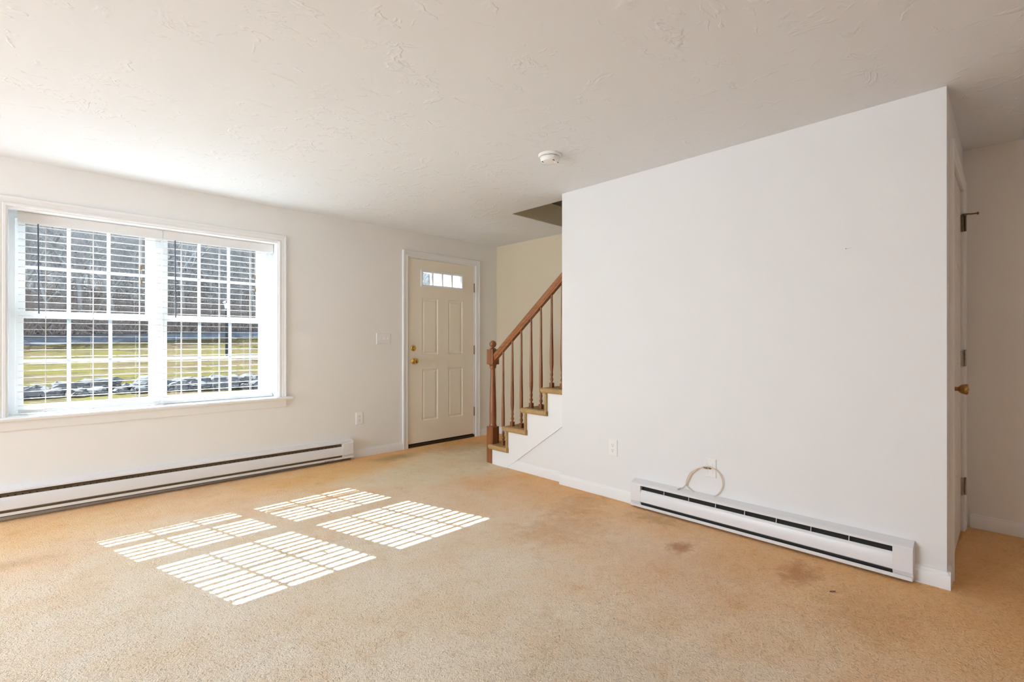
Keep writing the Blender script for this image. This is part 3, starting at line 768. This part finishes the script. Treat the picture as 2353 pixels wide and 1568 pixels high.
# wall anchor, patch mark, carpet scrap
f = MB(); f.lathe([(.004, 0), (.004, -.006), (.002, -.012)], (XP, .608, 1.643), 'X', 8); f.tube([(XP - .001, .604, 1.643), (XP - .004, .590, 1.646), (XP - .006, .583, 1.648)], .0022, 5)
tag(build('wall_anchor', f, M_PLASTIC, at=(XP, .608, 1.643)), 'tiny white screw anchor stuck in the blank partition wall', 'wall anchor')
f = MB(); f.lathe([(.005, 0), (.005, -.0015), (.002, -.003)], (2.203, YW, 1.674), 'Y', 10)
tag(build('nail_head', f, M_TRIM, at=(2.203, YW, 1.674)), 'small painted nail head on the wall between window and door', 'nail')
f = MB(); f.tube([(2.614, .584, .004), (2.624, .574, .006), (2.634, .566, .004)], .0018, 5)
tag(build('splinter', f, mat('dark_splinter', (.10, .03, .025), .6, bump=(40, .1, .001)), at=(2.62, .57, .0)), 'dark reddish splinter lying on the carpet near the right heater', 'debris')

# ------------------------------------------------------------------ outdoors
random.seed(11)
def ramp(x, pts):
    for (a, va), (b, vb) in zip(pts, pts[1:]):
        if x <= b: 
            u = max(0, (x - a) / (b - a)); return va + (vb - va) * u
    return pts[-1][1]
def hgt(x, y):
    base = ramp(y, [(4.8, -.35), (13, -.30), (16.6, -.20), (17.6, .10), (25, .43), (43.5, 1.05), (46, 1.20), (51, 1.62), (60, 2.3), (85, 5.8), (120, 15), (150, 25), (230, 45)])
    b = math.sin(x * .31 + y * .17) * .05 + math.sin(x * .83 - y * .4) * .03
    if y > 52: b += math.sin(x * .08 + y * .05) * 1.0 * min(1, (y - 52) / 20)
    if 43 < y < 51.5: b = 0
    if y < 10: b *= .2
    return base + b + .045 * (max(-12, min(30, x)) - 5) * max(0, min(1, (y - 22) / 20))
M_GRASS = bpy.data.materials.new('winter_grass'); M_GRASS.use_nodes = True; nt = M_GRASS.node_tree
bs = nt.nodes['Principled BSDF']; bs.inputs['Roughness'].default_value = .9; bs.inputs['Specular IOR Level'].default_value = 0
tc = node(nt, 'ShaderNodeTexCoord'); Pn = tc.outputs['Object']
gm = node(nt, 'ShaderNodeMapping'); gm.inputs['Scale'].default_value = (.6, 1.0, 1.0); nt.links.new(Pn, gm.inputs[0]); Pn = gm.outputs[0]
c_ = mixc(nt, mapr(nt, noise(nt, Pn, .45, 5, .65), .45, .55), (0.080, 0.056, 0.033), (0.074, 0.062, 0.018))
c_ = mixc(nt, mapr(nt, noise(nt, Pn, 1.6, 4, .6), .5, .62), c_, (0.048, 0.038, 0.023))
c_ = mixc(nt, mapr(nt, noise(nt, Pn, 9, 3, .6), .5, .7), c_, (0.105, 0.088, 0.052))
nt.links.new(c_, bs.inputs['Base Color'])
M_LITTER = mat('leaf_litter', (0.10, 0.095, 0.092), .95, spec=0, var=.45, var_scale=.5)
M_ASPHALT = mat('worn_asphalt', (0.11, 0.12, 0.135), .85, spec=0, var=.12, var_scale=1.0)
M_BARK = mat('grey_bark', (0.42, 0.41, 0.40), .9, spec=.1, var=.35, var_scale=3)
M_BRUSH = mat('brown_brush', (.34, .28, .25), .9, spec=0, var=.35, var_scale=1.5)
M_TWIG = mat('pale_twigs', (0.52, 0.51, 0.51), .9, spec=.1, var=.3, var_scale=2)
M_STONE = mat('fieldstone', (0.095, 0.095, 0.10), .85, spec=.05, var=.5, var_scale=4, bump=(6, .5, .05))
def terrain(xs, ys):
    m = MB(); nx = len(xs)
    for y in ys:
        for x in xs: m.v.append((x, y, hgt(x, y)))
    for j in range(len(ys) - 1):
        for i in range(nx - 1):
            a = j * nx + i; m.f.append((a, a + 1, a + nx + 1, a + nx))
    return m
lin = lambda a, b, n: [a + (b - a) * i / n for i in range(n + 1)]
struct('lawn_ground', terrain(lin(-60, 100, 80), lin(4.86, 45, 60)), M_GRASS, 'patchy yellow-brown winter lawn sloping up outside the window', 'lawn', smooth=60)
struct('woodland_hill', terrain(lin(-140, 220, 70), lin(51, 230, 50)), M_LITTER, 'brown leaf-covered slope under the bare woods beyond the road', 'hillside', smooth=60)
m = MB(); 
for y in (45, 51.02):
    pass
m = terrain(lin(-100, 160, 60), [44.98, 46, 48, 50, 51.02]); 
struct('road_surface', m, M_ASPHALT, 'grey paved road running across between lawn and woods', 'road')
m = MB(); m.box(-4.5, 7.5, 4.86, 9.2, -.42, -.27)  # slab added out of view to bounce sunlight up to the ceiling
struct('bounce_slab', m, mat('added_bounce_pale', (.68, .67, .65), .8, var=.08, var_scale=1.5, bump=(40, .2, .003)), 'unseen pale slab added outside the window wall to bounce light inside', 'path')
# border stones
prot = []
for k in range(4):
    bm = bmesh.new(); bmesh.ops.create_icosphere(bm, subdivisions=2, radius=1)
    for v in bm.verts:
        v.co *= 1 + random.uniform(-.24, .24); v.co.x *= 1.0; v.co.z *= .62; v.co.y *= .7
    me = bpy.data.meshes.new('border_stone'); bm.to_mesh(me); bm.free(); me.materials.append(M_STONE); prot.append(me)
k = 0; x = -1.5
while x < 9.5:
    for row in range(2):
        r = random.uniform(.22, .44)
        o = bpy.data.objects.new('border_stone', prot[k % 4]); C.objects.link(o)
        yy = 16.1 + row * .55 + random.uniform(-.1, .1); o.location = (x + row * .2, yy, hgt(x, yy) + r * .25 + row * .06); o.scale = (r, r, r * random.uniform(.6, .9)); o.rotation_euler = (random.uniform(-.2, .2), 0, random.uniform(0, 6))
        tag(o, 'rough grey fieldstone in the rock border crossing the lawn', 'stone', 'stones of the lawn border'); k += 1
    x += random.uniform(.34, .5)
# lamp post
LPX, LPY = 6.18, 24.9; gz = hgt(LPX, LPY)
t = thing('lamp_post', (LPX, LPY, gz), 'black garden lamp post with a glass lantern on the lawn', 'lamp post')
M_POST = mat('black_post', (.012, .014, .025), .5, bump=(40, .02, .001)); M_LGLASS = mat('frosted_lantern', (.75, .77, .8), .4, bump=(40, .02, .001))
build('post', MB().lathe([(.075, -.05), (.075, .05), (.058, .07), (.058, 2.1), (.07, 2.14), (.03, 2.18)], (LPX, LPY, gz), 'Z', 12), M_POST, t)
build('lantern_glass', MB().lathe([(.07, 2.18), (.13, 2.44), (.13, 2.45)], (LPX, LPY, gz), 'Z', 6), M_LGLASS, t)
build('lantern_cap', MB().lathe([(.17, 2.45), (.10, 2.53), (.03, 2.56), (.012, 2.62)], (LPX, LPY, gz), 'Z', 6), M_POST, t)
# bare trees
def tree_mesh(seed, hh):
    rnd = random.Random(seed); tr = MB(); tw = MB()
    def grow(p, dvec, L, r, lvl):
        pts = [p]; dd = dvec.copy()
        n = 3 if lvl < 2 else 2
        for i in range(n):
            dd = (dd + Vector((rnd.gauss(0, .13), rnd.gauss(0, .13), rnd.gauss(.05, .08)))).normalized()
            pts.append(pts[-1] + dd * L / n)
        (tr if lvl < 2 else tw).tube(pts, r, 5 if lvl < 2 else 3, r * .55)
        if lvl >= 4: return
        nb = (9, 6, 5, 4)[lvl]
        for i in range(nb):
            u = (.3 if lvl == 0 else .2) + (1 - .25) * (i + rnd.random()) / nb * .98
            u = min(u, .99); seg = min(int(u * n), n - 1); q_ = pts[seg].lerp(pts[seg + 1], u * n - seg)
            a = rnd.uniform(0, 6.283); side = Vector((math.cos(a), math.sin(a), rnd.uniform(.1, .9))).normalized()
            nd = (dd * .45 + side).normalized()
            grow(q_, nd, L * rnd.uniform(.38, .6), max(r * .45, .013), lvl + 1)
    grow(Vector((0, 0, -.3)), Vector((rnd.gauss(0, .04), rnd.gauss(0, .04), 1)).normalized(), hh, hh * .014, 0)
    return tr, tw
protos = []
for k, hh in enumerate((17, 14, 19, 11, 8)):
    tr, tw = tree_mesh(k * 7 + 3, hh)
    def mk(n_, mb, m_):
        me = bpy.data.meshes.new(n_); me.from_pydata(mb.v, [], mb.f); me.materials.append(m_); return me
    protos.append((mk('bare_tree', tr, M_BARK), mk('twigs', tw, M_TWIG)))
rnd = random.Random(5)
nt_ = 0
for row, (yy, n) in enumerate(((60, 15), (65, 17), (71, 18), (78, 19), (86, 20), (97, 22), (112, 24))):
    for i in range(n):
        y = yy + rnd.uniform(-2.5, 2.5)
        x = y * (-.16 + (.40 + .16) * (i + rnd.uniform(.1, .9)) / n) + 0
        a, b_ = protos[rnd.choice((0, 1, 2, 3, 3, 4))]
        o = bpy.data.objects.new('bare_tree', a); C.objects.link(o); o.location = (x, y, hgt(x, y)); o.rotation_euler = (0, 0, rnd.uniform(0, 6.28)); s_ = rnd.uniform(.8, 1.05) * (.82 if row < 2 else 1); o.scale = (s_, s_, s_)
        c = bpy.data.objects.new('twigs', b_); C.objects.link(c); c.parent = o
        tag(o, 'leafless grey tree in the woods beyond the road', 'tree', 'bare trees beyond the road'); nt_ += 1
for i in range(16):
    y = 62 + i * 3.0; x = y * rnd.uniform(.60, .76)
    a, b_ = protos[i % 4]
    o = bpy.data.objects.new('bare_tree', a); C.objects.link(o); o.location = (x, y, hgt(x, y)); o.rotation_euler = (0, 0, rnd.uniform(0, 6.28))
    c = bpy.data.objects.new('twigs', b_); C.objects.link(c); c.parent = o
    tag(o, 'leafless grey tree glimpsed through the entry door panes', 'tree', 'bare trees seen through the door panes')
# undergrowth
bmb = MB(); rnd = random.Random(9)
for i in range(7500):
    y = 54 + 48 * rnd.random() ** 1.5; x = y * rnd.uniform(-.12, .42); z = hgt(x, y); hh = rnd.uniform(1.0, 4.5)
    p = Vector((x, y, z - .1)); q_ = p + Vector((rnd.gauss(0, 1.5), rnd.gauss(0, .8), hh * .8))
    bmb.tube([p, p.lerp(q_, .5) + Vector((rnd.gauss(0, .45), 0, rnd.gauss(.2, .3))), q_], rnd.uniform(.015, .04), 3, .010)
tag(build('undergrowth', bmb, M_BRUSH), 'tangle of grey-brown brush at the edge of the woods', 'undergrowth', kind='stuff')
# neighbouring porch wall seen through the door panes: lapped siding, corner board
sd = thing('porch_side_wall', (4.40, 5.6, -.3), 'white lap-sided wall outside the entry door panes', 'siding', kind='structure')
M_SIDE = mat('white_siding', (.44, .435, .43), .5, bump=(30, .03, .001))
for k in range(22):
    z = -.3 + k * .19
    m = MB(); m.prism([(0, z), (-.016, z), (-.004, z + .205), (0, z + .205)], 4.87, 6.20, lambda a, p, q_: (4.40 + p, a, q_)); build('siding_board', m, M_SIDE, sd)
m = MB(); m.box(4.378, 4.52, 6.20, 6.31, -.3, 3.9); build('corner_board', m, M_SIDE, sd)
m = MB(); m.box(4.40, 4.52, 4.87, 6.20, -.3, 3.9); build('wall_core', m, M_SIDE, sd)
